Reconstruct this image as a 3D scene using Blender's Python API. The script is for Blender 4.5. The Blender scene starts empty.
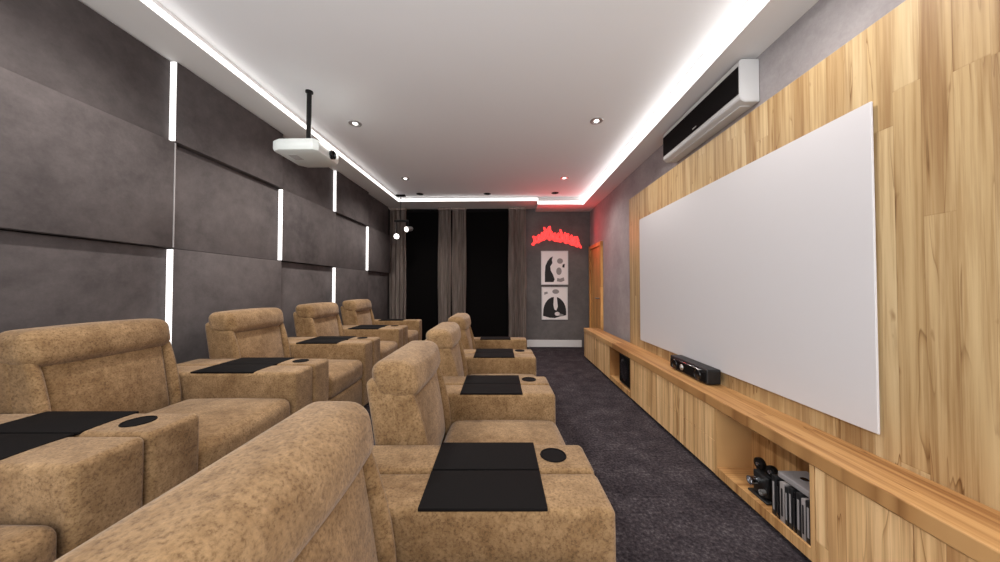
import bpy, bmesh, math, random
from mathutils import Vector, Matrix

random.seed(7)
S = bpy.context.scene
COL = S.collection
PI = math.pi

# ------------------------------------------------------------------ camera
F_PX = 315.0
cam_d = bpy.data.cameras.new('camera')
cam_d.sensor_width = 36.0
cam_d.lens = F_PX / 1000.0 * 36.0
cam_d.clip_start = 0.02
cam = bpy.data.objects.new('camera', cam_d)
COL.objects.link(cam)
cam.location = (0, 0, 1.2)
cam.rotation_euler = (PI / 2 + math.atan(6.0 / F_PX), 0, math.atan(8.0 / F_PX))
S.camera = cam

# ------------------------------------------------------------------ world, exposure
w = bpy.data.worlds.new('world')
S.world = w
w.use_nodes = True
w.node_tree.nodes['Background'].inputs[0].default_value = (0.98, 0.985, 1.0, 1)
w.node_tree.nodes['Background'].inputs[1].default_value = 2.65
S.view_settings.view_transform = 'Standard'
S.view_settings.look = 'None'
S.view_settings.gamma = 1.0
S.view_settings.use_curve_mapping = False
S.view_settings.exposure = 0.2
COVE = 2.2            # radiance of the ceiling LED strips
WALL_LED = 0.85        # radiance of the wall LED strips
NEON = 1.0


def lamp(name, kind, loc, energy, color=(1, 0.95, 0.9), size=0.08, rot=(0, 0, 0), size_y=None, spot=None):
    d = bpy.data.lights.new(name, kind)
    d.energy = energy
    d.color = color
    if kind == 'AREA':
        d.size = size
        if size_y:
            d.shape = 'RECTANGLE'
            d.size_y = size_y
        else:
            d.shape = 'DISK'
    else:
        d.shadow_soft_size = size
    if spot:
        d.spot_size = spot
        d.spot_blend = 0.8
    o = bpy.data.objects.new(name, d)
    COL.objects.link(o)
    o.location = loc
    o.rotation_euler = rot
    return o


DOWN_Y = (1.5, 3.13, 4.76)
for X in (-1.55, 0.87):
    for Y in DOWN_Y:
        lamp('downlight_lamp', 'SPOT', (X, Y, 2.835), 95 if X < 0 else 45, size=0.04, spot=3.05 if Y < 2 and X > 0 else 2.5)  # nearest pair unseen, added for brightness; right beam widened to light the upper wall
lamp('neon_glow', 'AREA', (0.98, 6.12, 2.22), 6, (1.0, 0.04, 0.05), 0.9, (PI / 2, 0, PI), 0.35)


# ------------------------------------------------------------------ materials
def new_mat(name):
    m = bpy.data.materials.new(name)
    m.use_nodes = True
    nt = m.node_tree
    b = nt.nodes['Principled BSDF']
    return m, nt, b


def plain(name, col, rough=0.5, metal=0.0, spec=0.5, emit=None, strength=1.0, coat=0.0):
    m, nt, b = new_mat(name)
    b.inputs['Base Color'].default_value = (*col, 1)
    b.inputs['Roughness'].default_value = rough
    b.inputs['Metallic'].default_value = metal
    b.inputs['Specular IOR Level'].default_value = spec
    b.inputs['Coat Weight'].default_value = coat
    if emit:
        b.inputs['Emission Color'].default_value = (*emit, 1)
        b.inputs['Emission Strength'].default_value = strength
    # faint procedural variation of the roughness
    n = nt.nodes.new('ShaderNodeTexNoise')
    n.inputs['Scale'].default_value = 35
    mr = nt.nodes.new('ShaderNodeMapRange')
    mr.inputs['To Min'].default_value = max(0.02, rough - 0.06)
    mr.inputs['To Max'].default_value = min(1.0, rough + 0.06)
    nt.links.new(n.outputs['Fac'], mr.inputs['Value'])
    nt.links.new(mr.outputs['Result'], b.inputs['Roughness'])
    return m


class NB:
    """small node-building helper"""
    def __init__(self, nt):
        self.nt = nt

    def node(self, t, **kw):
        n = self.nt.nodes.new(t)
        for k, v in kw.items():
            setattr(n, k, v)
        return n

    def link(self, a, b):
        self.nt.links.new(a, b)

    def math(self, op, a, b=None, c=None):
        n = self.node('ShaderNodeMath', operation=op)
        for i, v in enumerate((a, b, c)):
            if v is None:
                continue
            if isinstance(v, (int, float)):
                n.inputs[i].default_value = v
            else:
                self.link(v, n.inputs[i])
        return n.outputs[0]

    def comb(self, x, y, z):
        n = self.node('ShaderNodeCombineXYZ')
        for i, v in enumerate((x, y, z)):
            if isinstance(v, (int, float)):
                n.inputs[i].default_value = v
            else:
                self.link(v, n.inputs[i])
        return n.outputs[0]

    def noise(self, vec, scale, detail=3, rough=0.55, dist=0.0):
        n = self.node('ShaderNodeTexNoise')
        n.inputs['Scale'].default_value = scale
        n.inputs['Detail'].default_value = detail
        n.inputs['Roughness'].default_value = rough
        n.inputs['Distortion'].default_value = dist
        if vec is not None:
            self.link(vec, n.inputs['Vector'])
        return n.outputs['Fac']

    def white(self, vec):
        n = self.node('ShaderNodeTexWhiteNoise', noise_dimensions='3D')
        self.link(vec, n.inputs['Vector'])
        return n.outputs['Value']

    def ramp(self, fac, stops):
        n = self.node('ShaderNodeValToRGB')
        e = n.color_ramp.elements
        while len(e) < len(stops):
            e.new(0.5)
        for el, (p, c) in zip(e, stops):
            el.position = p
            el.color = (*c, 1)
        self.link(fac, n.inputs['Fac'])
        return n.outputs['Color']

    def mix(self, fac, a, b, mode='MIX'):
        n = self.node('ShaderNodeMix', data_type='RGBA', blend_type=mode)
        for i, v in ((0, fac), (6, a), (7, b)):
            if isinstance(v, (int, float)):
                n.inputs[i].default_value = v
            elif isinstance(v, tuple):
                n.inputs[i].default_value = (*v, 1)
            else:
                self.link(v, n.inputs[i])
        return n.outputs[2]

    def bump(self, h, strength, dist, target):
        n = self.node('ShaderNodeBump')
        n.inputs['Strength'].default_value = strength
        n.inputs['Distance'].default_value = dist
        self.link(h, n.inputs['Height'])
        self.link(n.outputs['Normal'], target.inputs['Normal'])


def wood(name, across, along, plank=0.13, length=1.3, tint=(1, 1, 1), rough=0.5):
    m, nt, b = new_mat(name)
    N = NB(nt)
    g = N.node('ShaderNodeNewGeometry')
    s = N.node('ShaderNodeSeparateXYZ')
    N.link(g.outputs['Position'], s.inputs[0])
    u, v = s.outputs[across], s.outputs[along]
    uu = N.math('DIVIDE', u, plank)
    idx = N.math('FLOOR', uu)
    fr = N.math('FRACT', uu)
    r1 = N.white(N.comb(idx, 3.1, 0))
    vv = N.math('DIVIDE', N.math('MULTIPLY_ADD', r1, 3.0, v), length)
    seg = N.math('FLOOR', vv)
    r2 = N.white(N.comb(idx, seg, 1.7))
    off = N.math('MULTIPLY', r2, 37.0)
    # long fibres
    fib = N.noise(N.comb(N.math('MULTIPLY_ADD', u, 75.0, off), N.math('MULTIPLY', v, 1.6), off), 1.0, 5, 0.62)
    # wandering dark cracks: contour lines of a stretched noise
    fig = N.noise(N.comb(N.math('MULTIPLY_ADD', u, 10.0, off), N.math('MULTIPLY', v, 0.55), off), 1.0, 3, 0.5, 0.4)
    ring = N.math('FRACT', N.math('MULTIPLY', fig, 6.0))
    keep = N.noise(N.comb(N.math('MULTIPLY_ADD', u, 16.0, off), N.math('MULTIPLY', v, 1.1), 4.0), 1.0, 2, 0.5)
    broad = N.noise(N.comb(N.math('MULTIPLY_ADD', u, 24.0, off), N.math('MULTIPLY', v, 0.7), off), 1.0, 3, 0.5)
    knot = N.noise(N.comb(N.math('MULTIPLY_ADD', u, 22.0, off), N.math('MULTIPLY', v, 7.0), off), 1.0, 2, 0.5)
    t = lambda c: tuple(c[i] * tint[i] for i in range(3))
    base = N.ramp(r2, [(0.0, t((0.62, 0.385, 0.175))), (0.5, t((0.68, 0.44, 0.205))), (1.0, t((0.78, 0.535, 0.275)))])
    dark = N.ramp(broad, [(0.33, (0.58, 0.46, 0.36)), (0.48, (0.95, 0.92, 0.88)), (0.66, (1.18, 1.22, 1.28))])
    c = N.mix(0.8, base, dark, 'MULTIPLY')
    fcol = N.ramp(fib, [(0.34, (0.66, 0.56, 0.46)), (0.52, (1, 1, 1)), (0.70, (1.10, 1.11, 1.13))])
    c = N.mix(0.65, c, fcol, 'MULTIPLY')
    rcol = N.ramp(ring, [(0.0, (0.36, 0.24, 0.15)), (0.05, (0.80, 0.72, 0.63)), (0.16, (1, 1, 1)), (0.98, (1.0, 0.99, 0.97)), (1.0, (0.42, 0.30, 0.2))])
    km = N.node('ShaderNodeMapRange')
    km.inputs['From Min'].default_value = 0.40
    km.inputs['From Max'].default_value = 0.62
    N.link(keep, km.inputs['Value'])
    c = N.mix(N.math('MULTIPLY', km.outputs['Result'], 0.9), c, rcol, 'MULTIPLY')
    kcol = N.ramp(knot, [(0.20, (0.45, 0.32, 0.22)), (0.29, (1, 1, 1))])
    c = N.mix(0.7, c, kcol, 'MULTIPLY')
    # joint between boards
    edge = N.math('MINIMUM', fr, N.math('SUBTRACT', 1.0, fr))
    ed = N.ramp(edge, [(0.0, (0.52, 0.40, 0.30)), (0.022, (1, 1, 1))])
    c = N.mix(0.4, c, ed, 'MULTIPLY')
    fv = N.math('FRACT', vv)
    ev = N.ramp(fv, [(0.0, (0.5, 0.38, 0.28)), (0.003, (1, 1, 1))])
    c = N.mix(0.3, c, ev, 'MULTIPLY')
    N.link(c, b.inputs['Base Color'])
    b.inputs['Roughness'].default_value = rough
    b.inputs['Specular IOR Level'].default_value = 0.35
    N.bump(fib, 0.15, 0.004, b)
    return m


def concrete(name, lo, hi, scale=1.6):
    m, nt, b = new_mat(name)
    N = NB(nt)
    g = N.node('ShaderNodeNewGeometry')
    p = g.outputs['Position']
    n1 = N.noise(p, scale, 6, 0.6, 0.4)
    n2 = N.noise(p, scale * 7, 5, 0.65)
    n3 = N.noise(p, 70, 3, 0.7)
    f = N.math('ADD', N.math('MULTIPLY', n1, 0.68), N.math('MULTIPLY', n2, 0.32))
    c = N.ramp(f, [(0.34, lo), (0.66, hi)])
    fine = N.ramp(n3, [(0.3, (0.86, 0.86, 0.86)), (0.7, (1.1, 1.1, 1.1))])
    c = N.mix(0.5, c, fine, 'MULTIPLY')
    N.link(c, b.inputs['Base Color'])
    b.inputs['Roughness'].default_value = 0.85
    b.inputs['Specular IOR Level'].default_value = 0.2
    N.bump(n2, 0.12, 0.01, b)
    return m


def fabric(name, lo, hi):
    m, nt, b = new_mat(name)
    N = NB(nt)
    tc = N.node('ShaderNodeTexCoord')
    oi = N.node('ShaderNodeObjectInfo')
    add = N.node('ShaderNodeVectorMath', operation='ADD')
    N.link(tc.outputs['Object'], add.inputs[0])
    N.link(N.comb(N.math('MULTIPLY', oi.outputs['Random'], 31.0), N.math('MULTIPLY', oi.outputs['Random'], 17.0), 0), add.inputs[1])
    p = add.outputs[0]
    big = N.noise(p, 4.5, 4, 0.6, 0.6)
    mid = N.noise(p, 26, 4, 0.7)
    fine = N.noise(p, 130, 3, 0.7)
    f = N.math('ADD', N.math('MULTIPLY', big, 0.5), N.math('MULTIPLY', mid, 0.5))
    c = N.ramp(f, [(0.36, lo), (0.64, hi)])
    spk = N.ramp(fine, [(0.33, (0.46, 0.39, 0.32)), (0.49, (0.98, 0.97, 0.96)), (0.68, (1.26, 1.24, 1.22))])
    c = N.mix(0.8, c, spk, 'MULTIPLY')
    N.link(c, b.inputs['Base Color'])
    b.inputs['Roughness'].default_value = 0.9
    b.inputs['Specular IOR Level'].default_value = 0.12
    b.inputs['Sheen Weight'].default_value = 0.15
    h = N.math('ADD', N.math('MULTIPLY', fine, 0.5), mid)
    N.bump(h, 0.35, 0.006, b)
    return m


def carpet(name):
    m, nt, b = new_mat(name)
    N = NB(nt)
    g = N.node('ShaderNodeNewGeometry')
    p = g.outputs['Position']
    a = N.noise(p, 55, 4, 0.75)
    bb = N.noise(p, 6, 4, 0.6)
    f = N.math('ADD', N.math('MULTIPLY', a, 0.7), N.math('MULTIPLY', bb, 0.3))
    c = N.ramp(f, [(0.36, (0.016, 0.013, 0.016)), (0.52, (0.050, 0.042, 0.047)), (0.68, (0.14, 0.122, 0.128))])
    N.link(c, b.inputs['Base Color'])
    b.inputs['Roughness'].default_value = 1.0
    b.inputs['Specular IOR Level'].default_value = 0.05
    N.bump(a, 0.6, 0.012, b)
    return m


def curtain_mat(name):
    m, nt, b = new_mat(name)
    N = NB(nt)
    g = N.node('ShaderNodeNewGeometry')
    s = N.node('ShaderNodeSeparateXYZ')
    N.link(g.outputs['Position'], s.inputs[0])
    n = N.noise(N.comb(N.math('MULTIPLY', s.outputs[0], 60), 0, N.math('MULTIPLY', s.outputs[2], 2)), 1.0, 3)
    c = N.ramp(n, [(0.3, (0.22, 0.172, 0.15)), (0.7, (0.46, 0.375, 0.335))])
    N.link(c, b.inputs['Base Color'])
    b.inputs['Roughness'].default_value = 0.85
    b.inputs['Specular IOR Level'].default_value = 0.1
    return m


M = {
    'ceiling': plain('ceiling_paint', (0.88, 0.89, 0.91), 0.9, spec=0.1),
    'soffit': plain('soffit_paint', (0.78, 0.77, 0.76), 0.9, spec=0.1),
    'led': plain('led_diffuser', (0.9, 0.9, 0.9), 0.5, emit=(1.0, 0.97, 0.94), strength=COVE),
    'led_dim': plain('led_diffuser_dim', (0.9, 0.9, 0.9), 0.5, emit=(1.0, 0.97, 0.94), strength=1.9),
    'wall_led': plain('wall_led_diffuser', (0.9, 0.9, 0.9), 0.5, emit=(1.0, 0.97, 0.95), strength=WALL_LED),
    'concrete': concrete('grey_concrete', (0.105, 0.095, 0.093), (0.175, 0.158, 0.153)),
    'panel': concrete('grey_panel', (0.046, 0.039, 0.039), (0.115, 0.099, 0.097), 1.3),
    'concrete_right_lit': concrete('grey_concrete_right_lit', (0.30, 0.275, 0.28), (0.44, 0.41, 0.415)),  # lighter concrete copy: lamp light on this wall put into the colour
    'wall_dark': plain('dark_wall_paint', (0.05, 0.045, 0.045), 0.9, spec=0.1),
    'wood_wall': wood('oak_wall', 1, 2, 0.085, 1.45, (0.74, 0.80, 0.86)),
    'wood_front': wood('oak_front', 1, 2, 0.07, 2.0, (1.12, 1.12, 1.15)),
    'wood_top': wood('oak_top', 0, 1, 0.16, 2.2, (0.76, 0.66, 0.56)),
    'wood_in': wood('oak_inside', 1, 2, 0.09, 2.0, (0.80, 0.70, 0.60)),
    'door_wood': wood('door_oak', 1, 2, 0.2, 2.4, (1.0, 0.80, 0.55)),
    'fabric': fabric('tan_fabric', (0.155, 0.088, 0.037), (0.30, 0.192, 0.098)),
    'piping': fabric('dark_seam', (0.16, 0.095, 0.05), (0.2, 0.12, 0.06)),
    'black_wood': plain('black_tray', (0.008, 0.007, 0.007), 0.8, spec=0.06),
    'black': plain('black_plastic', (0.012, 0.012, 0.013), 0.45, spec=0.4),
    'black_gloss': plain('black_gloss', (0.006, 0.006, 0.007), 0.18, spec=0.5),
    'black_metal': plain('black_metal', (0.015, 0.014, 0.014), 0.4, 0.6),
    'glass_dark': plain('night_glass', (0.003, 0.0025, 0.0025), 0.7, spec=0.04),
    'chrome': plain('chrome', (0.75, 0.75, 0.76), 0.2, 1.0),
    'steel': plain('brushed_steel', (0.45, 0.44, 0.43), 0.4, 0.8),
    'white': plain('white_plastic', (0.62, 0.62, 0.62), 0.45),
    'white_paint': plain('white_paint', (0.74, 0.72, 0.71), 0.6),
    'screen': plain('screen_cloth', (0.63, 0.61, 0.62), 0.85, spec=0.1),
    'proj': plain('projector_shell', (0.68, 0.72, 0.70), 0.4),
    'carpet': carpet('dark_carpet'),
    'curtain': curtain_mat('taupe_curtain'),
    'lamp_on': plain('lit_lens', (0.9, 0.9, 0.9), 0.3, emit=(1, 0.95, 0.9), strength=5.0),
    'lamp_off': plain('unlit_lens', (0.01, 0.009, 0.009), 0.7, spec=0.05),
    'neon': plain('red_neon', (0.8, 0.1, 0.1), 0.4, emit=(1.0, 0.055, 0.05), strength=NEON),
    'paper': plain('poster_paper', (0.88, 0.82, 0.80), 0.7),
    'ink': plain('poster_ink', (0.012, 0.010, 0.010), 0.7),
    'ink_grey': plain('poster_grey', (0.30, 0.27, 0.26), 0.7),
    'case_grey': plain('grey_case', (0.33, 0.31, 0.31), 0.5),
}


# ------------------------------------------------------------------ mesh helpers
def obj(name, bm, mat, parent=None, smooth=True, mats=None):
    me = bpy.data.meshes.new(name)
    bmesh.ops.recalc_face_normals(bm, faces=bm.faces[:])
    bm.to_mesh(me)
    bm.free()
    for mm in (mats or [mat]):
        me.materials.append(mm)
    if smooth:
        for p in me.polygons:
            p.use_smooth = True
        try:
            me.set_sharp_from_angle(angle=math.radians(42))
        except Exception:
            pass
    o = bpy.data.objects.new(name, me)
    COL.objects.link(o)
    if parent:
        o.parent = parent
    return o


def tag(o, label=None, cat=None, group=None, kind=None):
    if label:
        o['label'] = label
    if cat:
        o['category'] = cat
    if group:
        o['group'] = group
    if kind:
        o['kind'] = kind
    return o


def thing(name, label, cat, loc=(0, 0, 0), rz=0.0, group=None):
    o = bpy.data.objects.new(name, None)
    o.empty_display_size = 0.1
    COL.objects.link(o)
    o.location = loc
    o.rotation_euler = (0, 0, rz)
    return tag(o, label, cat, group)


def box(bm, x0, x1, y0, y1, z0, z1, bev=0.0, seg=1):
    tmp = bmesh.new()
    v = [tmp.verts.new((x, y, z)) for x in (x0, x1) for y in (y0, y1) for z in (z0, z1)]
    for f in ((0, 1, 3, 2), (4, 6, 7, 5), (0, 4, 5, 1), (2, 3, 7, 6), (0, 2, 6, 4), (1, 5, 7, 3)):
        tmp.faces.new([v[i] for i in f])
    if bev:
        bmesh.ops.bevel(tmp, geom=tmp.edges[:], offset=bev, segments=seg, affect='EDGES', profile=0.5)
    merge(bm, tmp)


def merge(bm, tmp, mat=None):
    if mat is not None:
        bmesh.ops.transform(tmp, matrix=mat, verts=tmp.verts[:])
    mp = {}
    for v in tmp.verts:
        mp[v] = bm.verts.new(v.co)
    for f in tmp.faces:
        try:
            nf = bm.faces.new([mp[v] for v in f.verts])
            nf.material_index = f.material_index
        except ValueError:
            pass
    tmp.free()


def rbox(bm, c, s, r, mid=6, puff=(0, 0, 0), fn=None):
    """soft box: rounded edges, optionally puffed faces, then deformed by fn"""
    h = [a / 2 for a in s]
    ax = []
    for k in range(3):
        rr = min(r, h[k] * 0.98)
        inner = h[k] - rr
        ts = [math.tan(math.radians(a)) for a in (45, 30, 15)]
        lo = [-(inner + rr * t) for t in ts]
        mids = [-inner + 2 * inner * i / mid for i in range(mid + 1)] if inner > 1e-6 else [0.0]
        ax.append(lo + mids + [-a for a in reversed(lo)])
    cache = {}

    def V(p):
        key = tuple(round(a, 6) for a in p)
        if key in cache:
            return cache[key]
        q, d = [], []
        for k in range(3):
            rr = min(r, h[k] * 0.98)
            i = max(-(h[k] - rr), min(h[k] - rr, p[k]))
            q.append(i)
            d.append((p[k] - i) / rr)
        L = math.sqrt(sum(a * a for a in d))
        if L > 1e-9:
            m = [d[k] / L * min(r, h[k] * 0.98) for k in range(3)]
            mx = max(abs(a) for a in d)
            q = [q[k] + m[k] * mx for k in range(3)]
        o = list(q)
        for k in range(3):
            if puff[k]:
                i, j = [n for n in range(3) if n != k]
                o[k] += puff[k] * (q[k] / h[k]) * max(0, 1 - (q[i] / h[i]) ** 2) * max(0, 1 - (q[j] / h[j]) ** 2)
        o = [o[k] + c[k] for k in range(3)]
        if fn:
            o = fn(*o)
        cache[key] = bm.verts.new(o)
        return cache[key]

    for k in range(3):
        i, j = [n for n in range(3) if n != k]
        for sg in (-1, 1):
            A, B = ax[i], ax[j]
            for a in range(len(A) - 1):
                for b in range(len(B) - 1):
                    vs = []
                    for (pa, pb) in ((A[a], B[b]), (A[a + 1], B[b]), (A[a + 1], B[b + 1]), (A[a], B[b + 1])):
                        p = [0, 0, 0]
                        p[i], p[j], p[k] = pa, pb, sg * h[k]
                        vs.append(V(p))
                    if len(set(vs)) == 4:
                        try:
                            bm.faces.new(vs)
                        except ValueError:
                            pass


def lathe(bm, prof, c=(0, 0, 0), axis='Z', n=28):
    """prof: list of (radius, height); closed at both ends when radius is 0"""
    rings = []
    for r, hgt in prof:
        ring = []
        if r < 1e-6:
            pts = [(0, 0)]
        else:
            pts = [(r * math.cos(2 * PI * i / n), r * math.sin(2 * PI * i / n)) for i in range(n)]
        for a, b in pts:
            p = {'Z': (a, b, hgt), 'X': (hgt, a, b), 'Y': (b, hgt, a)}[axis]
            ring.append(bm.verts.new((p[0] + c[0], p[1] + c[1], p[2] + c[2])))
        rings.append(ring)
    for A, B in zip(rings, rings[1:]):
        for i in range(n):
            a0, a1 = A[i % len(A)], A[(i + 1) % len(A)]
            b0, b1 = B[i % len(B)], B[(i + 1) % len(B)]
            vs = []
            for v in (a0, a1, b1, b0):
                if v not in vs:
                    vs.append(v)
            if len(vs) > 2:
                try:
                    bm.faces.new(vs)
                except ValueError:
                    pass


def tube(bm, pts, r, n=8):
    pts = [Vector(p) for p in pts]
    rings = []
    up = Vector((0, 1, 0))
    for i, p in enumerate(pts):
        t = (pts[min(i + 1, len(pts) - 1)] - pts[max(i - 1, 0)]).normalized()
        a = t.cross(up)
        if a.length < 1e-3:
            a = t.cross(Vector((1, 0, 0)))
        a.normalize()
        b = a.cross(t).normalized()
        rings.append([bm.verts.new(p + r * (math.cos(2 * PI * k / n) * a + math.sin(2 * PI * k / n) * b)) for k in range(n)])
    for A, B in zip(rings, rings[1:]):
        for k in range(n):
            bm.faces.new((A[k], A[(k + 1) % n], B[(k + 1) % n], B[k]))
    bm.faces.new(rings[0])
    bm.faces.new(rings[-1])


def poly_plate(bm, pts, y0, y1):
    """extruded outline: pts in (x, z), between depths y0 and y1"""
    A = [bm.verts.new((x, y0, z)) for x, z in pts]
    B = [bm.verts.new((x, y1, z)) for x, z in pts]
    bm.faces.new(A)
    bm.faces.new(list(reversed(B)))
    n = len(pts)
    for i in range(n):
        bm.faces.new((A[i], A[(i + 1) % n], B[(i + 1) % n], B[i]))


def struct(name, bm, mat, parent=None, smooth=False):
    o = obj(name, bm, mat, parent, smooth)
    if parent is None:
        o['kind'] = 'structure'
    return o


def copy_tree(o, parent=None):
    c = o.copy()
    COL.objects.link(c)
    if parent:
        c.parent = parent
    for ch in list(o.children):
        copy_tree(ch, c)
    return c


def bmn():
    return bmesh.new()


# ------------------------------------------------------------------ the room
X_L, X_R, Y_B, Y_F = -2.40, 1.65, 6.36, -0.45
Z_C, Z_SL, Z_SR = 2.86, 2.78, 2.72
PLAT = 0.12

b = bmn(); box(b, X_L - 0.1, X_R + 0.1, Y_F, Y_B + 0.1, -0.10, 0.0)
struct('floor', b, M['carpet'])
b = bmn(); box(b, X_L, -1.10, Y_F, 5.05, 0.0, PLAT, 0.006, 1)
struct('floor_platform', b, M['carpet'])
b = bmn(); box(b, X_L - 0.1, X_L, Y_F, Y_B + 0.1, 0.0, Z_C)
struct('wall_left', b, M['wall_dark'])
b = bmn(); box(b, X_R, X_R + 0.1, Y_F, Y_B + 0.1, 0.0, Z_C)
struct('wall_right', b, M['concrete_right_lit'])
b = bmn(); box(b, X_L, X_R, Y_B, Y_B + 0.1, 0.0, Z_C)
struct('wall_back', b, M['concrete'])
b = bmn(); box(b, X_L - 0.1, X_R + 0.1, Y_F, Y_B + 0.1, Z_C, Z_C + 0.1)
struct('ceiling', b, M['ceiling'])
SX_L, SX_R, SY_1, SY_2, SX_M = -2.03, 1.39, 5.76, 5.83, 0.55
b = bmn(); box(b, X_L, SX_L, Y_F, Y_B, Z_SL, Z_C)
struct('ceiling_soffit_left', b, M['soffit'])
b = bmn(); box(b, SX_R, X_R, Y_F, Y_B, Z_SR, Z_C)
struct('ceiling_soffit_right', b, M['soffit'])
b = bmn(); box(b, SX_L, SX_M, SY_1, Y_B, Z_SL, Z_C)
struct('ceiling_soffit_back', b, M['soffit'])
b = bmn(); box(b, SX_M, SX_R, SY_2, Y_B, Z_SR, Z_C)
struct('ceiling_soffit_back_right', b, M['soffit'])
b = bmn(); box(b, 0.38, 1.47, Y_B - 0.018, Y_B, 0.0, 0.14, 0.004)
struct('baseboard_back', b, M['white_paint'])

# cove LED strips
def strip(label, x0, x1, y0, y1, z0, z1, mat, name='led_strip', group=None):
    bb = bmn()
    box(bb, x0, x1, y0, y1, z0, z1)
    return tag(obj(name, bb, mat, smooth=False), label, 'led strip', group)


strip('long white LED strip along the ceiling recess above the grey panelled wall', SX_L, SX_L + 0.006, Y_F, SY_1, Z_SL + 0.004, Z_SL + 0.045, M['led_dim'])
strip('long white LED strip along the ceiling recess above the screen wall', SX_R - 0.006, SX_R, Y_F, SY_2, Z_SR + 0.004, Z_SR + 0.125, M['led'])
strip('white LED strip across the ceiling edge above the curtains', SX_L + 0.007, SX_M, SY_1 - 0.006, SY_1, Z_SL + 0.004, Z_SL + 0.05, M['led_dim'])
strip('short white LED strip at the ceiling edge above the red neon sign', SX_M, SX_R - 0.007, SY_2 - 0.006, SY_2, Z_SR + 0.02, Z_SR + 0.07, M['led_dim'])

# ---- left wall panels: three rows, checkerboard of proud and recessed slabs
JY = [1.12, 2.110, 3.155, 4.158, 5.146, 6.10]
ROWS = [(2.210, 2.772, 'top'), (1.470, 2.204, 'middle'), (0.125, 1.464, 'bottom')]
NTH = ['nearest', 'second', 'third', 'fourth', 'farthest']
X_THIN, X_THICK = -2.350, -2.308
for bay in range(5):
    for ri, (z0, z1, rn) in enumerate(ROWS):
        thick = (bay + ri) % 2 == 1
        xf = X_THICK if thick else X_THIN
        bb = bmn()
        box(bb, X_L + 0.001, xf, JY[bay] + 0.003, JY[bay + 1] - 0.003, z0, z1, 0.005, 2)
        o = obj('wall_panel', bb, M['panel'])
        tag(o, '%s grey concrete look wall panel in the %s row, %s of five from the camera' % ('raised' if thick else 'recessed', rn, NTH[bay]), 'wall panel', 'grey wall panels')
        if thick and bay > 0:
            y = JY[bay]
            strip('vertical white LED strip in the %s panel row, on the %s panel joint from the camera' % (rn, ['', 'nearest', 'second', 'third', 'farthest'][bay]),
                  X_THIN + 0.002, X_THICK - 0.002, y - 0.006, y + 0.0025, max(z0, PLAT) + 0.004, z1 - 0.004, M['wall_led'], 'wall_led_strip', 'LED strips between the wall panels')
# unseen near end of the cladding, in line with the visible bays
b = bmn()
for ri, (z0, z1, rn) in enumerate(ROWS):
    xf = X_THIN if ri % 2 == 1 else X_THICK
    box(b, X_L + 0.001, xf, Y_F, JY[0] - 0.003, z0, z1)
struct('trim_1', b, M['panel'])
b = bmn(); box(b, X_L + 0.001, X_THICK + 0.003, JY[1] - 0.0024, JY[1] + 0.0024, 1.474, 2.200)
tag(obj('edge_trim', b, M['case_grey'], smooth=False), 'thin pale metal trim between the two nearest panels of the middle row', 'trim')

# ---- back wall: dark windows and curtains
def window(name, x0, x1):
    f = bmn()
    zt = 2.775
    box(f, x0, x0 + 0.05, Y_B - 0.05, Y_B, 0, zt, 0.003)
    box(f, x1 - 0.05, x1, Y_B - 0.05, Y_B, 0, zt, 0.003)
    box(f, x0 + 0.05, x1 - 0.05, Y_B - 0.05, Y_B, zt - 0.06, zt, 0.003)
    box(f, x0 + 0.05, x1 - 0.05, Y_B - 0.05, Y_B, 0, 0.06, 0.003)
    fo = struct(name, f, M['black_wood'])
    g = bmn()
    box(g, x0 + 0.05, x1 - 0.05, Y_B - 0.03, Y_B - 0.02, 0.06, zt - 0.06)
    obj('glass_pane', g, M['glass_dark'], fo, False)


window('window_1', -2.34, -1.12)
window('window_2', -1.10, 0.30)


def curtain(label, x0, x1, folds, seed):
    rnd = random.Random(seed)
    nx, nz = folds * 14, 16
    bb = bmn()
    ph = [rnd.uniform(-0.5, 0.5) for _ in range(folds + 2)]
    grid = []
    z0, z1 = 0.02, 2.74
    for j in range(nz + 1):
        z = z0 + (z1 - z0) * j / nz
        row = []
        for i in range(nx + 1):
            u = i / nx
            k = u * folds
            amp = 0.050 * (0.8 + 0.25 * math.sin(k * 2.1 + seed)) * (1 - 0.35 * (z / z1) ** 3)
            y = 6.22 + amp * math.sin(2 * PI * k + 0.5 * ph[int(k)] + 0.15 * math.sin(z * 2 + seed))
            x = x0 + (x1 - x0) * u + 0.012 * math.sin(4 * PI * k) + 0.006 * math.sin(z * 3 + k)
            row.append(bb.verts.new((x, y, z)))
        grid.append(row)
    for j in range(nz):
        for i in range(nx):
            bb.faces.new((grid[j][i], grid[j][i + 1], grid[j + 1][i + 1], grid[j + 1][i]))
    bmesh.ops.solidify(bb, geom=bb.faces[:], thickness=0.006)
    root = thing('curtain', label, 'curtain', (0, 0, 0), 0, 'curtains on the far wall')
    obj('drape', bb, M['curtain'], root)
    hd = bmn()
    box(hd, x0, x1, 6.185, 6.255, 2.735, 2.775, 0.004)
    obj('heading', hd, M['curtain'], root)
    return root


curtain('taupe curtain in the far corner beside the grey panelled wall', -2.36, -2.03, 4, 1)
curtain('taupe curtain on the left of the middle pair between the two dark windows', -1.39, -1.13, 3, 2)
curtain('taupe curtain on the right of the middle pair between the two dark windows', -1.11, -0.83, 3, 3)
curtain('taupe curtain next to the posters and red neon sign', 0.01, 0.36, 4, 4)

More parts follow.
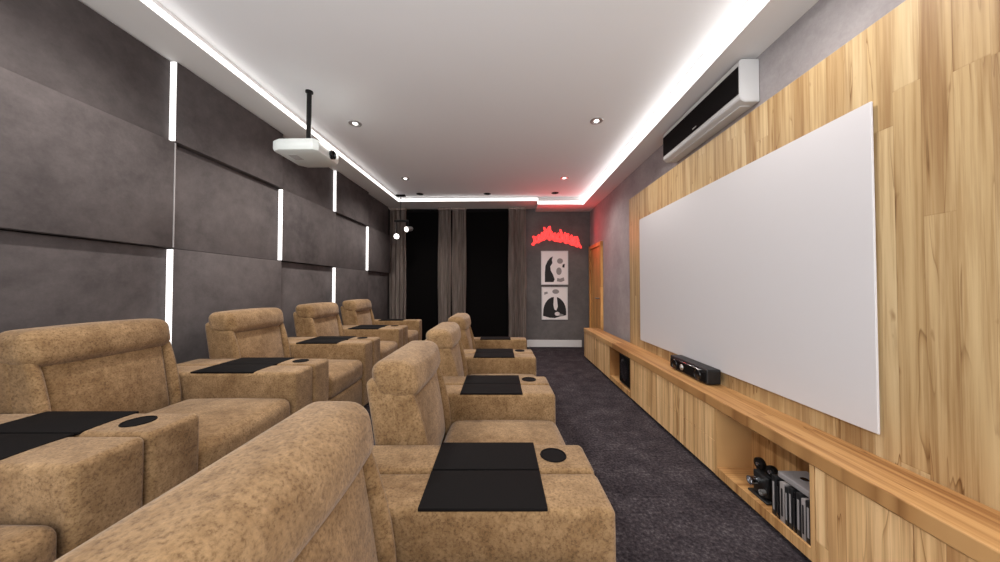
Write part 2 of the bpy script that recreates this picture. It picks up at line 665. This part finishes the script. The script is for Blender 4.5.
# ---- door on the right wall
f = bmn()
D0, D1, DZ = 5.50, 6.30, 2.00
box(f, X_R - 0.045, X_R, D0, D0 + 0.07, 0, DZ, 0.004)
box(f, X_R - 0.045, X_R, D1 - 0.07, D1, 0, DZ, 0.004)
box(f, X_R - 0.045, X_R, D0 + 0.07, D1 - 0.07, DZ - 0.07, DZ, 0.004)
door = struct('door_1', f, M['door_wood'])
f = bmn()
box(f, X_R - 0.02, X_R, D0 + 0.07, D1 - 0.07, 0.005, DZ - 0.07, 0.002)
obj('door_leaf', f, M['door_wood'], door, False)
f = bmn()
lathe(f, [(0.0, -0.075), (0.010, -0.075), (0.010, -0.02), (0.025, -0.02), (0.025, -0.012)], (X_R, D0 + 0.13, 1.0), 'X', 16)
box(f, X_R - 0.08, X_R - 0.062, D0 + 0.12, D0 + 0.24, 0.99, 1.01, 0.004)
obj('door_handle', f, M['steel'], door)

# ------------------------------------------------------------------ recliners
CW, AW, AH = 0.918, 0.181, 0.60      # chair pitch, arm width, arm height


def lean(x, z):
    """front-to-back lean of the backrest"""
    return x - 0.16 * max(0.0, z - 0.45)


def make_chair(back=0.0, tray_dx=0.0):
    """local frame: x = 0 at the arm fronts (facing +x), y from 0 (near arm) to CW, z = 0 at the floor"""
    t = thing('recliner', 'x', 'recliner')
    # dark plinth
    p = bmn(); box(p, -0.66, -0.06, 0.04, CW - 0.04, 0.0, 0.06, 0.005)
    obj('plinth', p, M['black'], t)
    # arms
    for near in (True, False):
        y0 = 0.003 if near else CW - AW - 0.003
        a = bmn()
        def arm_fn(x, y, z):
            # the front leans in slightly to the foot
            return (x - 0.012 * max(0, (0.5 - z)) * (1 if x > -0.2 else 0), y, z)
        rbox(a, (-0.405 + back * 0.5, y0 + AW / 2, (AH + 0.055) / 2), (0.81 - back, AW, AH - 0.055), 0.020, 6, (0.010, 0.0, 0.004), arm_fn)
        arm = obj('armrest', a, M['fabric'], t)
        # seam round the top cushion of the arm
        tr = bmn()
        box(tr, -0.535 + tray_dx, -0.185 + tray_dx, y0 + (0.001 if near else 0.004), y0 + AW - (0.004 if near else 0.001), AH - 0.004, AH + 0.006, 0.002, 2)
        obj('tray', tr, M['black_wood'], arm)
        if near:
            c = bmn()
            lathe(c, [(0.0, AH + 0.003), (0.040, AH + 0.003), (0.041, AH + 0.0055), (0.045, AH + 0.0055), (0.0465, AH + 0.002), (0.0465, AH - 0.01), (0.0, AH - 0.01)], (-0.124 + tray_dx * 0.3, y0 + AW * 0.50, 0), 'Z', 30)
            obj('cup_holder', c, M['black_wood'], arm)
    yi0, yi1 = AW + 0.006, CW - AW - 0.006
    ym, wi = (yi0 + yi1) / 2, yi1 - yi0
    # seat
    s = bmn()
    rbox(s, (-0.292, ym, 0.385), (0.58, wi, 0.17), 0.045, 8, (0.015, 0.0, 0.022))
    obj('seat_cushion', s, M['fabric'], t)
    s = bmn()
    rbox(s, (-0.075, ym, 0.185), (0.13, wi - 0.004, 0.25), 0.030, 6, (0.018, 0, 0.0))
    obj('footrest', s, M['fabric'], t)
    s = bmn(); box(s, -0.60, -0.12, yi0 + 0.01, yi1 - 0.01, 0.06, 0.33)
    obj('seat_base', s, M['piping'], t)
    # backrest: shell, middle pad, two side bolsters, headrest roll
    def lb(x, y, z):
        return (lean(x, z) + back, y, z)
    bs = bmn()
    rbox(bs, (-0.672, ym, 0.59), (0.125, wi, 0.50), 0.03, 6, (0.01, 0, 0), lb)
    obj('backrest', bs, M['fabric'], t)
    bs = bmn()
    rbox(bs, (-0.612, ym, 0.59), (0.10, wi - 0.075, 0.385), 0.03, 8, (0.026, 0, 0.004), lb)
    obj('back_pad', bs, M['fabric'], t)
    for sg in (-1, 1):
        bs = bmn()
        rbox(bs, (-0.612, ym + sg * (wi / 2 - 0.023), 0.585), (0.115, 0.044, 0.41), 0.021, 6, (0.010, 0, 0),
             lambda x, y, z: (lean(x, z) + back + 0.018 * (1 - ((z - 0.54) / 0.24) ** 2), y, z))
        obj('side_bolster', bs, M['fabric'], t)
    hr = bmn()
    rbox(hr, (-0.617, ym, 0.832), (0.170, wi + 0.004, 0.148), 0.047, 8, (0.016, 0.004, 0.008),
         lambda x, y, z: (lean(x, z) + back - 0.008 * ((y - ym) / (wi / 2)) ** 2, y, z))
    obj('headrest', hr, M['fabric'], t)
    return t


FRONT_X, LEFT_X = 0.288, -1.17
Y0, Y1 = 0.128, 0.088
chair = make_chair(-0.045, 0.0)
wall_chair = make_chair(-0.072, -0.05)
front_labels = [
    'tan recliner of the front row whose big headrest fills the foreground',
    'tan recliner of the front row just beyond the foreground one, second from the camera',
    'tan recliner of the front row, third from the camera',
    'tan recliner at the far end of the front row, near the dark windows',
]
left_labels = [
    'tan recliner of the raised wall row in the near corner, only seat and armrest showing',
    'tan recliner of the raised wall row with its whole wide back showing nearest the camera',
    'tan recliner against the grey wall, third from the camera in the raised row',
    'tan recliner against the grey wall, fourth from the camera in the raised row',
    'tan recliner at the far end of the raised wall row, next to the corner curtain',
]
def place(c, x, y, z, deg):
    # each row stands very slightly turned away from the room's axis
    a = math.radians(deg)
    c.location = (x - (y - 1.0) * math.sin(a), 1.0 + (y - 1.0) * math.cos(a), z)
    c.rotation_euler = (0, 0, a)


for i, lb in enumerate(front_labels):
    c = chair if i == 0 else copy_tree(chair)
    place(c, FRONT_X, Y0 + i * CW, 0, 1.6)
    tag(c, lb, 'recliner', 'recliners of the front row')
for i, lb in enumerate(left_labels):
    c = wall_chair if i == 0 else copy_tree(wall_chair)
    place(c, LEFT_X, Y1 + i * CW, PLAT, 1.7)
    tag(c, lb, 'recliner', 'recliners of the raised wall row')

# ------------------------------------------------------------------ screen wall
X_P = 1.525
b = bmn(); box(b, X_P, X_R, Y_F, 3.99, 0.0, 2.30, 0.002)
tag(obj('wood_wall_panel', b, M['wood_wall'], smooth=False), 'tall light oak plank cladding behind the projection screen', 'wall cladding')

sc = thing('projection_screen', 'large blank pale grey projection screen on the oak cladding', 'projection screen', (X_P, 2.48, 0.6))
b = bmn(); box(b, -0.022, -0.012, -1.15, 1.15, 0.0, 1.37, 0.002)
obj('screen_surface', b, M['screen'], sc, False)
b = bmn(); box(b, -0.012, -0.0005, -1.13, 1.13, 0.02, 1.35)
obj('screen_frame', b, M['steel'], sc, False)

# ---- low oak cabinets
XF, ZT, ZB = 1.297, 0.506, 0.441      # front, worktop top, worktop bottom
b = bmn(); box(b, XF - 0.008, X_P - 0.001, Y_F, 5.42, ZB, ZT, 0.006, 2)
tag(obj('worktop', b, M['wood_top'], smooth=False), 'long continuous oak top of the low media cabinets under the screen', 'worktop')
KICK = 0.028


def carcass(y0, y1, open_front):
    bb = bmn()
    th = 0.02
    xb = X_P - 0.002
    x0 = XF if open_front else XF + 0.02
    box(bb, x0, xb, y0, y0 + th, KICK, ZB - 0.0005)
    box(bb, x0, xb, y1 - th, y1, KICK, ZB - 0.0005)
    box(bb, x0, xb, y0 + th, y1 - th, KICK, KICK + (0.052 if open_front else th))
    box(bb, xb - 0.012, xb, y0 + th, y1 - th, KICK + 0.02, ZB - 0.0005)
    if not open_front:
        box(bb, x0, xb - 0.012, y0 + th, y1 - th, ZB - 0.02, ZB - 0.0005)
    box(bb, x0 + 0.05, x0 + 0.07, y0 + 0.001, y1 - 0.001, 0.0, KICK)
    return bb


def cabinet(label, y0, y1, splits=(), rows=1, open_front=False):
    t = thing('media_cabinet', label, 'cabinet', (0, 0, 0), 0, 'low oak cabinets under the screen')
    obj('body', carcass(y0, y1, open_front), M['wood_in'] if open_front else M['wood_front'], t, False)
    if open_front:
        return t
    ys = [y0] + list(splits) + [y1]
    for a, c in zip(ys, ys[1:]):
        for r in range(rows):
            zz0 = KICK + (ZB - KICK) * r / rows
            zz1 = KICK + (ZB - KICK) * (r + 1) / rows
            d = bmn()
            box(d, XF, XF + 0.0195, a + 0.0012, c - 0.0012, zz0 + 0.0015, zz1 - 0.0015, 0.0012)
            obj('drawer_front' if rows > 1 else 'cabinet_door', d, M['wood_front'], t, False)
    return t


cabinet('oak media cabinet with two plain doors at the far end, by the door', 4.09, 5.42, (4.76,))
cabinet('open oak cabinet bay holding the black subwoofer', 3.38, 4.088, (), 1, True)
cabinet('oak media cabinet with drawer fronts below the black centre speaker', 2.032, 3.378, (2.72,), 2)
cabinet('open oak cabinet bay holding the film camera and disc cases', 1.385, 2.03, (), 1, True)
cabinet('oak media cabinet with plain doors nearest the camera, below the bare cladding', Y_F, 1.383, (0.4, 1.058))

# ---- subwoofer in the far open bay
t = thing('subwoofer', 'black subwoofer box in the far open cabinet bay', 'speaker', (1.31, 3.60, KICK + 0.052))
b = bmn(); box(b, 0.006, 0.19, -0.17, 0.17, 0.012, 0.345, 0.006, 2)
obj('body', b, M['black'], t)
b = bmn(); box(b, 0.0, 0.006, -0.16, 0.16, 0.03, 0.335, 0.002)
obj('grille', b, M['black_wood'], t)
b = bmn(); lathe(b, [(0.0, -0.002), (0.05, -0.003), (0.115, -0.007), (0.125, -0.002), (0.125, 0.0)], (0, 0, 0.19), 'X', 32)
obj('driver', b, M['black_gloss'], t)
for sx in (0.03, 0.16):
    for sy in (-0.13, 0.13):
        b = bmn(); lathe(b, [(0.0, 0.0), (0.015, 0.0), (0.015, 0.012), (0.0, 0.012)], (sx, sy, 0), 'Z', 14)
        obj('foot', b, M['black'], t)

# ---- centre speaker on the worktop
t = thing('center_speaker', 'long black glossy centre speaker on the oak worktop under the screen', 'speaker', (1.395, 2.51, ZT))
b = bmn(); rbox(b, (0.05, 0, 0.060), (0.10, 0.50, 0.105), 0.010, 4)
obj('cabinet', b, M['black'], t)
b = bmn(); box(b, -0.006, 0.0, -0.24, 0.24, 0.018, 0.085, 0.003)
obj('grille', b, M['black_wood'], t)
b = bmn(); box(b, -0.008, 0.002, -0.19, 0.17, 0.092, 0.098, 0.002)
obj('trim_bar', b, M['chrome'], t)
b = bmn(); lathe(b, [(0.0, -0.018), (0.008, -0.016), (0.012, -0.010), (0.020, -0.012), (0.024, -0.006)], (0, 0.06, 0.052), 'X', 24)
obj('tweeter', b, M['steel'], t)
for sy in (-0.15, 0.17):
    b = bmn(); lathe(b, [(0.0, -0.008), (0.015, -0.009), (0.032, -0.007), (0.036, -0.012), (0.040, -0.006)], (0, sy, 0.052), 'X', 28)
    obj('driver', b, M['black_gloss'], t)
for sy in (-0.20, 0.20):
    b = bmn(); box(b, 0.02, 0.08, sy - 0.02, sy + 0.02, 0.0, 0.0085, 0.002)
    obj('foot', b, M['black'], t)

# ---- disc cases standing in the near open bay
ZS = KICK + 0.052
y = 1.412
spec = [(0.026, 'black', 0.185), (0.020, 'ink_grey', 0.18), (0.024, 'black', 0.19), (0.016, 'black_gloss', 0.18),
        (0.022, 'black', 0.188), (0.018, 'black', 0.178), (0.026, 'ink_grey', 0.186), (0.020, 'black_gloss', 0.18), (0.024, 'black', 0.192)]
lab = ['thick black disc case at the near end of the row in the open bay',
       'slim grey disc case, second from the near end of the row',
       'black disc case, third from the near end of the row',
       'thin glossy black disc case in the middle of the row',
       'tall black disc case in the middle of the row beside a thin glossy one',
       'short black disc case beside a grey one, fourth from the film camera',
       'grey disc case, third from the film camera end of the row',
       'glossy black disc case, second from the film camera end of the row',
       'tall black disc case at the end of the row next to the film camera']
for (th, mt, hh), lb in zip(spec, lab):
    t = thing('disc_case', lb, 'disc case', (1.305, y + th / 2, ZS), 0, 'disc cases in the open bay')
    b = bmn(); box(b, 0.002, 0.135, -th / 2 + 0.0006, th / 2 - 0.0006, 0.0, hh, 0.002, 2)
    obj('case', b, M[mt], t)
    b = bmn(); box(b, 0.0, 0.003, -th * 0.16, th * 0.16, hh * 0.15, hh * 0.85)
    obj('spine_label', b, M['case_grey'] if mt in ('black', 'steel') else M['ink'], t, False)
    y += th + 0.001
y_end = y
t = thing('game_console', 'flat grey box with a dark oval mark lying on top of the disc cases', 'console', (1.315, (1.412 + y_end) / 2, ZS + 0.1925))
b = bmn(); rbox(b, (0.075, 0, 0.0145), (0.14, 0.165, 0.029), 0.006, 3)
obj('shell', b, M['case_grey'], t)
b = bmn()
lathe(b, [(0.0, 0.0302), (0.016, 0.0302), (0.017, 0.0288)], (0.07, 0.01, 0), 'Z', 24)
obj('lid_mark', b, M['black_gloss'], t)

# ---- vintage film camera in the bay
t = thing('film_camera', 'small black vintage film camera ornament beside the disc cases', 'film camera', (1.38, 1.735, ZS))
b = bmn(); box(b, -0.055, 0.055, -0.065, 0.065, 0.0, 0.012, 0.003)
obj('stand', b, M['black'], t)
b = bmn(); rbox(b, (0, 0, 0.070), (0.075, 0.10, 0.115), 0.01, 3)
obj('body', b, M['black'], t)
for sy in (-0.035, 0.045):
    b = bmn()
    lathe(b, [(0.0, -0.014), (0.012, -0.014), (0.014, -0.011), (0.031, -0.011), (0.033, 0.0), (0.031, 0.011), (0.0, 0.011)], (0.0, sy, 0.152), 'X', 26)
    r = obj('film_reel', b, M['black_metal'], t)
    b = bmn(); lathe(b, [(0.0, -0.019), (0.009, -0.018), (0.010, -0.014)], (0.0, sy, 0.152), 'X', 16)
    obj('hub', b, M['chrome'], r)
b = bmn()
lathe(b, [(0.0, -0.070), (0.014, -0.070), (0.017, -0.085), (0.022, -0.085), (0.022, -0.055), (0.017, -0.052), (0.017, -0.0375)], (0, 0.01, 0.085), 'X', 24)
obj('lens', b, M['chrome'], t)
b = bmn(); lathe(b, [(0.0, -0.050), (0.010, -0.050), (0.012, -0.060), (0.014, -0.060), (0.014, -0.0375)], (0, -0.03, 0.045), 'X', 18)
obj('viewfinder', b, M['steel'], t)
b = bmn(); tube(b, [(0.0, 0.051, 0.06), (0.0, 0.066, 0.06), (0.0, 0.070, 0.065), (0.0, 0.072, 0.085)], 0.004)
obj('crank', b, M['chrome'], t)

# ------------------------------------------------------------------ air conditioner
t = thing('air_conditioner', 'white wall air conditioner with black front above the oak cladding', 'air conditioner', (X_R, 2.08, 2.415))
L, H, D = 1.02, 0.285, 0.13
b = bmn()
prof = [(-0.002, 0.0), (-D + 0.03, 0.0), (-D, 0.022), (-D, H - 0.012), (-D + 0.012, H), (-0.002, H)]
A = [b.verts.new((x, 0.0, z)) for x, z in prof]
B = [b.verts.new((x, L, z)) for x, z in prof]
b.faces.new(A); b.faces.new(list(reversed(B)))
for i in range(len(prof)):
    b.faces.new((A[i], A[(i + 1) % 6], B[(i + 1) % 6], B[i]))
bmesh.ops.bevel(b, geom=b.edges[:], offset=0.004, segments=2, affect='EDGES')
obj('housing', b, M['white'], t)
b = bmn(); box(b, -D - 0.006, -D + 0.001, 0.008, L - 0.008, 0.055, H - 0.045, 0.003)
obj('front_panel', b, M['black_wood'], t)
b = bmn(); box(b, -D + 0.035, -0.03, 0.05, L - 0.05, -0.006, 0.001, 0.002)
obj('louvre', b, M['white'], t)
b = bmn(); box(b, -D - 0.008, -D - 0.005, 0.47, 0.52, 0.075, 0.083)
obj('display_mark', b, M['steel'], t, False)

# ------------------------------------------------------------------ projector
t = thing('projector', 'white projector hanging from the ceiling on a black pole', 'projector', (-1.685, 2.60, 2.272))
b = bmn()
out = []
hw, hd, ch = 0.185, 0.19, 0.06
pts = [(-hw, -hd + ch * .5), (-hw + ch, -hd), (hw - ch * .5, -hd), (hw, -hd + ch * .5), (hw, hd - ch), (hw - ch, hd), (-hw + ch, hd), (-hw, hd - ch)]
lv = [(0.86, 0.0), (0.97, 0.012), (1.0, 0.03), (1.0, 0.088), (0.96, 0.098)]
rings = [[b.verts.new((x * s, y_ * s, z)) for x, y_ in pts] for s, z in lv]
for A, B in zip(rings, rings[1:]):
    for k in range(8):
        b.faces.new((A[k], A[(k + 1) % 8], B[(k + 1) % 8], B[k]))
b.faces.new(rings[0]); b.faces.new(rings[-1])
obj('shell', b, M['proj'], t, True)
b = bmn(); lathe(b, [(0.0, 0.006), (0.024, 0.010), (0.030, 0.022), (0.036, 0.022), (0.036, -0.01)], (hw, 0.02, 0.050), 'X', 26)
obj('lens', b, M['black_gloss'], t)
b = bmn()
for k in range(6):
    box(b, -0.10, -0.03, -0.10 + k * 0.016, -0.093 + k * 0.016, -0.002, 0.001)
obj('vent', b, M['case_grey'], t, False)
b = bmn()
box(b, -0.12, 0.12, -0.02, 0.02, 0.0985, 0.108, 0.002)
box(b, -0.02, 0.02, -0.10, 0.10, 0.0985, 0.108, 0.002)
obj('mount_bracket', b, M['black_metal'], t)
b = bmn()
lathe(b, [(0.0, 0.108), (0.019, 0.108), (0.019, 0.575), (0.0, 0.575)], (0, 0, 0), 'Z', 18)
obj('pole', b, M['black_metal'], t)
b = bmn(); lathe(b, [(0.0, 0.575), (0.030, 0.575), (0.030, 0.5875), (0.0, 0.5875)], (0, 0, 0), 'Z', 26)
obj('ceiling_plate', b, M['black_metal'], t)

# ------------------------------------------------------------------ downlights
def downlight(label, x, y, lit):
    t = thing('downlight', label, 'ceiling light', (x, y, Z_C), 0, 'recessed ceiling downlights')
    b = bmn()
    lathe(b, [(0.040, -0.001), (0.042, -0.006), (0.060, -0.006), (0.064, -0.0005)], (0, 0, 0), 'Z', 32)
    obj('ring', b, M['steel'] if lit else M['black_wood'], t)
    b = bmn()
    lathe(b, [(0.0, -0.004), (0.022, -0.004), (0.024, -0.0025)] if lit else [(0.0, -0.002), (0.041, -0.002)], (0, 0, 0), 'Z', 28)
    obj('lens', b, M['lamp_on'] if lit else M['lamp_off'], t)
    if lit:
        b = bmn()
        lathe(b, [(0.0245, -0.0012), (0.0415, -0.0012), (0.0415, -0.0006)], (0, 0, 0), 'Z', 28)
        obj('reflector', b, M['steel'], t)


downlight('lit round downlight in the ceiling just beyond the hanging projector', -1.55, 3.13, True)
downlight('lit round downlight in the ceiling between projector and air conditioner, on the screen side', 0.885, 3.14, True)
downlight('small lit far downlight in the ceiling above the wall row of recliners', -1.57, 4.75, True)
downlight('small lit far downlight in the ceiling in front of the red neon sign', 0.86, 4.79, True)
downlight('dark unlit downlight near the ceiling edge above the corner curtain', -1.57, 5.55, False)
downlight('dark unlit downlight near the ceiling edge above the middle curtains', -0.37, 5.57, False)
downlight('dark unlit downlight near the ceiling edge above the neon sign', 0.83, 5.55, False)

# ------------------------------------------------------------------ hanging twin spot
t = thing('hanging_spotlight', 'black hanging lamp with two lit spot heads in front of the corner curtain', 'spotlight', (-1.93, 5.60, Z_C))
b = bmn(); box(b, -0.08, 0.08, -0.035, 0.035, -0.03, -0.0005, 0.004)
obj('ceiling_plate', b, M['black_wood'], t)
b = bmn(); tube(b, [(0, 0, -0.03), (0, 0, -0.46)], 0.008, 10)
obj('rod', b, M['black_metal'], t)
b = bmn(); box(b, -0.11, 0.14, -0.02, 0.02, -0.49, -0.455, 0.004)
obj('crossbar', b, M['black_metal'], t)
for hx, hz, ry in ((-0.075, -0.745, 0.35), (0.135, -0.62, -0.45)):
    b = bmn(); tube(b, [(hx, 0, -0.47), (hx, 0, hz + 0.04)], 0.006, 8)
    obj('stem', b, M['black_metal'], t)
    hb = bmn()
    lathe(hb, [(0.0, 0.10), (0.030, 0.10), (0.040, 0.085), (0.050, -0.045), (0.045, -0.05), (0.038, -0.02)], (0, 0, 0), 'Y', 24)
    mt = Matrix.Translation((hx, 0, hz)) @ Matrix.Rotation(ry, 4, 'Z') @ Matrix.Rotation(0.25, 4, 'X')
    bmesh.ops.transform(hb, matrix=mt, verts=hb.verts[:])
    h = obj('spot_head', hb, M['steel'], t)
    lb = bmn()
    lathe(lb, [(0.0, -0.050), (0.025, -0.047), (0.043, -0.035)], (0, 0, 0), 'Y', 22)
    bmesh.ops.transform(lb, matrix=mt, verts=lb.verts[:])
    obj('bulb', lb, M['lamp_on'], h)

# ------------------------------------------------------------------ posters
def poster_frame(label, x0, x1, z0, z1):
    t = thing('poster', label, 'poster', (0, Y_B, 0), 0, 'framed posters on the back wall')
    fb = bmn()
    w_ = 0.022
    box(fb, x0, x1, -0.022, -0.001, z0, z0 + w_, 0.002)
    box(fb, x0, x1, -0.022, -0.001, z1 - w_, z1, 0.002)
    box(fb, x0, x0 + w_, -0.022, -0.001, z0 + w_, z1 - w_, 0.002)
    box(fb, x1 - w_, x1, -0.022, -0.001, z0 + w_, z1 - w_, 0.002)
    obj('frame', fb, M['white_paint'], t, False)
    pb = bmn(); box(pb, x0 + w_, x1 - w_, -0.014, -0.002, z0 + w_, z1 - w_)
    p = obj('print', pb, M['paper'], t, False)
    return t, p


def shape(p, pts, mat, x0, z0, sx, sz, name='printed_shape', lift=0.0):
    bb = bmn()
    poly_plate(bb, [(x0 + sx * u, z0 + sz * v) for u, v in pts], -0.0155 - lift, -0.0141)
    obj(name, bb, mat, p, False)


def ellipse(cx, cz, rx, rz, a0=0, a1=360, n=24):
    return [(cx + rx * math.cos(math.radians(a0 + (a1 - a0) * i / n)), cz + rz * math.sin(math.radians(a0 + (a1 - a0) * i / n))) for i in range(n + (0 if a1 - a0 == 360 else 1))]


x0, x1, z0, z1 = 0.665, 1.206, 1.245, 1.925
t, p = poster_frame('upper black and white framed poster with a dark figure, under the red neon sign', x0, x1, z0, z1)
K = (x0, z0, x1 - x0, z1 - z0)
shape(p, [(0.14, 0.08), (0.46, 0.08), (0.50, 0.16), (0.44, 0.30), (0.36, 0.42), (0.34, 0.54), (0.42, 0.64), (0.40, 0.74), (0.44, 0.84), (0.34, 0.80), (0.24, 0.70), (0.16, 0.56), (0.14, 0.35)], M['ink'], *K)
shape(p, ellipse(0.70, 0.70, 0.11, 0.08), M['ink_grey'], *K)
shape(p, ellipse(0.66, 0.40, 0.10, 0.11), M['ink_grey'], *K)
shape(p, [(0.58, 0.10), (0.74, 0.08), (0.86, 0.12), (0.84, 0.22), (0.70, 0.18), (0.60, 0.20)], M['ink_grey'], *K)
shape(p, [(0.78, 0.52), (0.86, 0.50), (0.88, 0.62), (0.80, 0.60)], M['ink'], *K)
x0, x1, z0, z1 = 0.675, 1.195, 0.545, 1.20
t, p = poster_frame('lower black and white framed poster with a dark dome shape', x0, x1, z0, z1)
K = (x0, z0, x1 - x0, z1 - z0)
dome = [(0.05, 0.12), (0.30, 0.06), (0.50, 0.05), (0.72, 0.10), (0.94, 0.14)] + [(0.50 + 0.44 * math.cos(math.radians(a)), 0.24 + 0.46 * math.sin(math.radians(a))) for a in range(0, 181, 12)]
shape(p, dome, M['ink'], *K)
shape(p, [(0.47, 0.72), (0.58, 0.72), (0.62, 0.40), (0.56, 0.28), (0.48, 0.32), (0.45, 0.45)], M['paper'], *K, lift=0.001)
shape(p, ellipse(0.60, 0.18, 0.10, 0.06), M['paper'], *K, lift=0.001)
shape(p, [(0.66, 0.20), (0.84, 0.16), (0.82, 0.11), (0.66, 0.10)], M['ink_grey'], *K, lift=0.001)
shape(p, ellipse(0.54, 0.86, 0.13, 0.07), M['ink_grey'], *K)
shape(p, [(0.10, 0.76), (0.24, 0.80), (0.22, 0.86), (0.10, 0.84)], M['ink_grey'], *K)

# ------------------------------------------------------------------ red neon sign
t = thing('neon_sign', 'red glowing neon script sign high on the far wall above the posters', 'neon sign', (0, Y_B, 0))
def env(u):
    """lower and upper outline of the lettering band across u = 0..1"""
    top = [(0, 2.20), (0.14, 2.29), (0.24, 2.37), (0.31, 2.50), (0.40, 2.36), (0.50, 2.31), (0.62, 2.36), (0.74, 2.32), (0.86, 2.27), (1.0, 2.12)]
    bot = [(0, 2.03), (0.14, 2.10), (0.24, 2.15), (0.31, 2.16), (0.40, 2.14), (0.50, 2.12), (0.62, 2.10), (0.74, 2.07), (0.86, 2.03), (1.0, 1.98)]
    def ip(T):
        for (a, va), (c, vc) in zip(T, T[1:]):
            if u <= c:
                k = (u - a) / (c - a)
                return va + (vc - va) * k
        return T[-1][1]
    return ip(bot), ip(top)
NX0, NX1 = 0.48, 1.46
b = bmn()
pts = []
n = 260
loops = 9.0
for i in range(n + 1):
    u = i / n
    uu = max(0.0, min(1.0, u + 0.035 * math.sin(2 * PI * loops * u + 0.9)))
    lo, hi = env(uu)
    s = 0.5 - 0.5 * math.cos(2 * PI * loops * u)
    hk = 1.0 if int(u * loops) in (0, 2, 3, 5, 8) else 0.72
    pts.append((NX0 + (NX1 - NX0) * uu, -0.035 + 0.006 * math.sin(40 * u), lo + (hi - lo) * s * hk))
tube(b, pts, 0.021, 8)
obj('script_tube', b, M['neon'], t)
b = bmn()
pts = []
for i in range(321):
    u = i / 320
    uu = max(0.0, min(1.0, 0.03 + 0.94 * u + 0.02 * math.sin(2 * PI * 14 * u)))
    lo, hi = env(uu)
    pts.append((NX0 + (NX1 - NX0) * uu, -0.062, lo + (hi - lo) * (0.14 + 0.62 * (0.5 - 0.5 * math.cos(2 * PI * 14 * u + 0.6)))))
tube(b, pts, 0.018, 8)
obj('fill_tube', b, M['neon'], t)  # second out-of-phase tube, added to fill out the sign's red glow
b = bmn()
tube(b, [(NX0 + (NX1 - NX0) * (i / 30), -0.035, env(i / 30)[0] + 0.10 * (env(i / 30)[1] - env(i / 30)[0]) + 0.012 * math.sin(i * 0.7)) for i in range(31)], 0.024, 8)
obj('underline_tube', b, M['neon'], t)
b = bmn()
tube(b, [(NX0 + (NX1 - NX0) * (0.1 + 0.85 * i / 30), -0.035, env(0.1 + 0.85 * i / 30)[0] + 0.55 * (env(0.1 + 0.85 * i / 30)[1] - env(0.1 + 0.85 * i / 30)[0]) + 0.02 * math.sin(i * 1.3)) for i in range(31)], 0.024, 8)
obj('cross_tube', b, M['neon'], t)
for u in (0.06, 0.35, 0.65, 0.94):
    lo, hi = env(u)
    b = bmn(); tube(b, [(NX0 + (NX1 - NX0) * u, -0.001, (lo + hi) / 2), (NX0 + (NX1 - NX0) * u, -0.028, (lo + hi) / 2 + 0.001)], 0.006, 8)
    obj('standoff', b, M['steel'], t)
